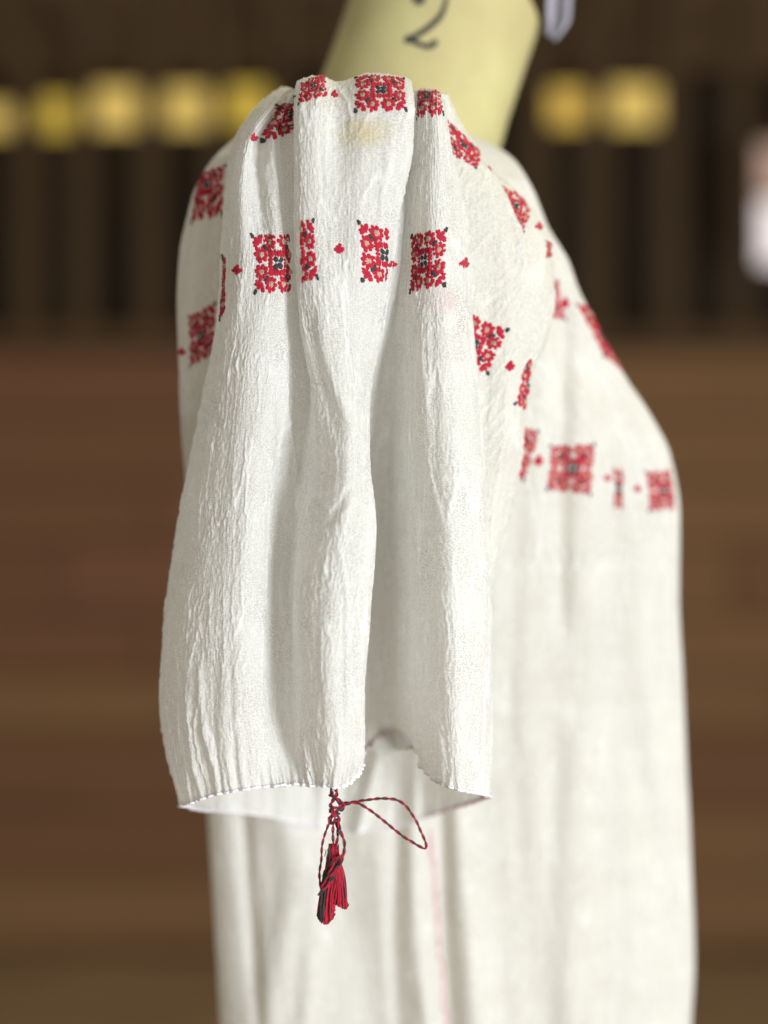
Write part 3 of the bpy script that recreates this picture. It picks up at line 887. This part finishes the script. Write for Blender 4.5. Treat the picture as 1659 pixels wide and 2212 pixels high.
# torso inside the blouse
tv, tf = [], []
ptor = np.linspace(300, 2420, 40); nt_ = 48
for i, py in enumerate(ptor):
    a, b = yL(py) + .045, yR(py) + .03
    s0 = np.interp(py, [300, 420, 700, 1200, 1900, 2420], [.35, .58, .70, .62, .68, .72])
    lx = float(pchip([p[0] for p in LC], [p[1] for p in LC], np.array([py]))[0]); rx = float(pchip([p[0] for p in RC], [p[1] for p in RC], np.array([py]))[0])
    XL = np.array(w(lx, py, a)); XR = np.array(w(rx, py, b)); c = (XL + XR) / 2; hx = (XR[0] - XL[0]) / 2 * s0
    for k in range(nt_):
        t = 2 * math.pi * k / nt_
        tv.append((c[0] + hx * math.cos(t), c[1] + .06 - .065 * math.sin(t) * s0 * 1.4, c[2]))
for i in range(len(ptor) - 1):
    for k in range(nt_):
        tf.append((i*nt_+k, i*nt_+(k+1) % nt_, (i+1)*nt_+(k+1) % nt_, (i+1)*nt_+k))
tf.append(tuple(range(nt_))); tf.append(tuple(range((len(ptor)-1)*nt_, len(ptor)*nt_))[::-1])
mesh_obj('torso', np.array(tv) - np.array(form_o), tf, M['form'], form)
M['iron'] = plain('stand_iron', (.05, .05, .05), .4)
pv, pf = revolve((0.05, .27, 0.012), (0, 0, 1), [(0, .16), (.012, .16), (.02, .05), (.03, .016), (.90, .016)], 32)
mesh_obj('stand', np.array(pv) - np.array(form_o), pf, M['iron'], form)
# the handwritten 2, laid on the neck
from mathutils.bvhtree import BVHTree
bvh = BVHTree.FromPolygons([Vector(v) for v in nv], nf)
camv = Vector((0, -D, CAMZ))
def on_neck(px, py):
    d = (Vector(w(px, py, .2)) - camv).normalized()
    hit = bvh.ray_cast(camv, d)
    return hit[0], hit[1]
stroke = [(893,-8),(902,4),(911,2),(915,-18),(928,-38),(952,-36),(964,-14),(961,12),(950,36),(930,56),(904,74),(882,84),(878,88),(890,88),(906,95),(922,100),(936,96),(943,88)]
sp = smooth([(a, b, 0) for a, b in stroke], 8)
vs, fs = [], []
rows = []
for i in range(len(sp)):
    t = sp[min(i+1, len(sp)-1)] - sp[max(i-1, 0)]; t /= max(np.linalg.norm(t), 1e-6)
    hwid = 5.2 + 1.6 * math.sin(i * .11) + (2.2 if 85 < i < 112 else 0)
    pr = []
    for k in (-1, -.5, 0, .5, 1):
        p, n = on_neck(sp[i][0] - t[1] * hwid * k, sp[i][1] + t[0] * hwid * k)
        if p is None: pr = None; break
        if n.dot(camv - p) < 0: n = -n
        pr.append(p + n * (.0012 if abs(k) < 1 else .0002))
    if pr: rows.append(pr)
for i, r in enumerate(rows):
    vs += r
    if i:
        for k in range(4):
            o = (i - 1) * 5 + k; fs.append((o, o + 1, o + 6, o + 5))
mesh_obj('number_two', [np.array(v) - np.array(form_o) for v in vs], fs, M['ink'], neck)

# clear plastic tag pinned at the front of the neck
m, nt, out = mat_new('clear_plastic')
g = NT(nt)
p = g.n('BsdfPrincipled'); p.inputs['Base Color'].default_value = (.50, .49, .58, 1); p.inputs['Roughness'].default_value = .25
tr = g.n('BsdfTransparent'); mx = g.n('MixShader'); mx.inputs[0].default_value = .45
g.l(p.outputs[0], mx.inputs[1]); g.l(tr.outputs[0], mx.inputs[2]); g.l(mx.outputs[0], out.inputs[0])
tag_ = []
for i in range(14):
    f = i / 13
    x = 1190 + 36 * f + 5 * math.sin(f * 6); y = 82 - 130 * f; hw_ = 10 + 16 * min(1, f * 3)
    for k in range(7):
        u_ = k / 6 * 2 - 1
        tag_.append(w(x + u_ * hw_, y + 8 * u_, yn - .01 + .008 * math.cos(u_ * 4 + f)))
tf2 = [(i*7+k, i*7+k+1, (i+1)*7+k+1, (i+1)*7+k) for i in range(13) for k in range(6)]
tg = mesh_obj('plastic_tag', tag_, tf2, m)
tg.modifiers.new('thickness', 'SOLIDIFY').thickness = .0008
tg['label'] = 'clear greyish plastic strip hanging at the right of the yellow neck'; tg['category'] = 'plastic tag'

# ------------------------------------------------------------------ the barn behind
YW = 3.6
def wood(name, c1, c2, stretch, scale=2.2):
    return plain(name, c1, .8, (c2, scale, stretch), .4)
woods_low = [wood('board_wood', (.185, .092, .044), (.150, .074, .036), (.8, 1, 5)),
             wood('board_wood_red', (.190, .088, .045), (.155, .072, .037), (.7, 1, 4)),
             wood('board_wood_gold', (.228, .123, .054), (.182, .098, .044), (.8, 1, 4))]
slat_w = wood('slat_wood', (.088, .052, .023), (.060, .036, .017), (4, 1, .7))
beam_w = wood('beam_wood', (.105, .062, .027), (.068, .040, .018), (1, 1, 4))
dark_w = wood('dark_wood', (.045, .029, .017), (.030, .020, .012), (4, 1, 1))
def box(x0, x1, y0, y1, z0, z1):
    v = [(x, y, z) for z in (z0, z1) for y in (y0, y1) for x in (x0, x1)]
    return v, [(0,2,3,1),(4,5,7,6),(0,1,5,4),(2,6,7,3),(0,4,6,2),(1,3,7,5)]
def boxobj(name, dims, mat, parent, bevel=.006):
    x0, x1, y0, y1, z0, z1 = dims
    c = ((x0+x1)/2, (y0+y1)/2, (z0+z1)/2)
    v, f = box(x0-c[0], x1-c[0], y0-c[1], y1-c[1], z0-c[2], z1-c[2])
    o = mesh_obj(name, v, f, mat, None, False)
    o.location = c
    if parent:
        o.parent = parent
        o.location = Vector(c) - parent.location
    if bevel:
        b = o.modifiers.new('edge', 'BEVEL'); b.width = bevel; b.segments = 2
    return o
KW = S * (D + YW) / D
def wx(px): return (px - 829.5) * KW
def wz(py): return CAMZ + (1106 - py) * KW

fl = mesh_obj('floor', [(-4, -4, 0), (4, -4, 0), (4, 6, 0), (-4, 6, 0)], [(0, 1, 2, 3)], wood('floor_wood', (.32, .21, .11), (.24, .155, .08), (1, 4, 1)), None, False)
fl['kind'] = 'structure'

wall = thing('plank_wall', 'brown barn wall of horizontal planks below upright slats', 'wall', (0, YW, 0))
z = .02; zt = wz(752); r = 0
rr = random.Random(5)
while z < zt - .05:
    hgt = min(rr.uniform(.17, .23), zt - z)
    x = -3.2 + rr.uniform(-.5, 0)
    red_row = z <= wz(1200) < z + hgt
    while x < 3.2:
        ln = rr.uniform(1.1, 2.1)
        if red_row and x < wx(140) - .01: ln = wx(140) - x
        elif red_row and abs(x - wx(140)) < .02:
            boxobj('plank', (x, x + .52, YW - .004, YW + .05, z, z + hgt - .006), wood('red_board_wood', (.200, .090, .048), (.165, .076, .040), (.8, 1, 3)), wall)
            x += .525; continue
        left = (x + ln / 2) < .1
        mt = woods_low[(1 if rr.random() < .5 else 0) if left and z > .75 else (2 if rr.random() < .7 else 0)]
        boxobj('plank', (x, x + ln - .005, YW + rr.uniform(0, .012), YW + .05, z, z + hgt - .006), mt, wall)
        x += ln
    z += hgt
boxobj('rail', (-3.4, 3.4, YW - .03, YW + .06, zt, zt + .055), beam_w, wall)
slats = [-600, -440, -280, -110, 58, 177, 324, 470, 600, 745, 890, 1035, 1160, 1292, 1450, 1605, 1770, 1930, 2090, 2250]
for sx in slats:
    wd = rr.uniform(.058, .085)
    boxobj('slat', (wx(sx) - wd/2, wx(sx) + wd/2, YW, YW + .03, zt + .055, 3.0), slat_w, wall)
boxobj('back_boarding', (-3.6, 3.6, YW + .45, YW + .5, 0, 3.1), dark_w, wall, 0)
boxobj('lintel', (-3.4, 3.4, YW + .05, YW + .10, wz(140), wz(140) + .12), beam_w, wall)
boxobj('lintel', (-3.4, 3.4, YW + .05, YW + .08, wz(140) + .125, 3.0), beam_w, wall)
# rafters leaning over the top of the wall
for x0, x1 in ((60, 240), (560, 620), (1380, 1230)):
    a = Vector((wx(x0), YW - .02, wz(-120))); b = Vector((wx(x1), YW - .02, wz(140)))
    d = b - a
    o = boxobj('brace', (-d.length/2, d.length/2, -.02, .015, -.045, .045), slat_w, None)
    o.rotation_euler = (0, -math.atan2(d.z, d.x), 0)
    o.parent = wall; o.location = (a + b) / 2 - wall.location
# lit openings between the slats
def glow(name, c, s_):
    m, nt, out = mat_new(name); g = NT(nt)
    e = g.n('Emission'); e.inputs[0].default_value = (*c, 1); e.inputs[1].default_value = s_
    g.l(e.outputs[0], out.inputs[0]); return m
amber = [glow('amber_pane', (.66, .43, .085), 1.15), glow('pale_amber_pane', (.66, .46, .12), 1.15), glow('green_amber_pane', (.58, .40, .06), 1.15)]
panes = [(-300,-150,195,262,0),(-120,0,205,262,1),(20,140,190,262,2),(164,318,166,254,1),(346,464,168,252,1),(474,568,164,250,2),(1150,1284,168,246,0),(1300,1466,160,248,1)]
for x0, x1, y0, y1, k in panes:
    boxobj('lit_pane', (wx(x0), wx(x1), YW + .12, YW + .13, wz(y1), wz(y0)), amber[k], wall, 0)
# daylight window at the far right
win = thing('window', 'bright whitish window at the right edge of the brown slatted wall', 'window', (wx(1700), YW - .05, wz(450)))
boxobj('pane', (wx(1632), wx(1830), YW - .045, YW - .04, wz(578), wz(440)), glow('daylight_pane', (.95, .84, .82), 1.3), win, 0)
boxobj('pane', (wx(1632), wx(1830), YW - .045, YW - .04, wz(430), wz(320)), glow('peach_pane', (.70, .47, .37), .8), win, 0)
for d in ((1616, 1632, 310, 590), (1830, 1846, 310, 590)):
    boxobj('frame', (wx(d[0]), wx(d[1]), YW - .06, YW - .031, wz(d[3]), wz(d[2])), slat_w, win, .003)
for d in ((310, 320), (430, 440), (578, 590)):
    boxobj('frame', (wx(1632), wx(1830), YW - .06, YW - .031, wz(d[1]), wz(d[0])), slat_w, win, .003)
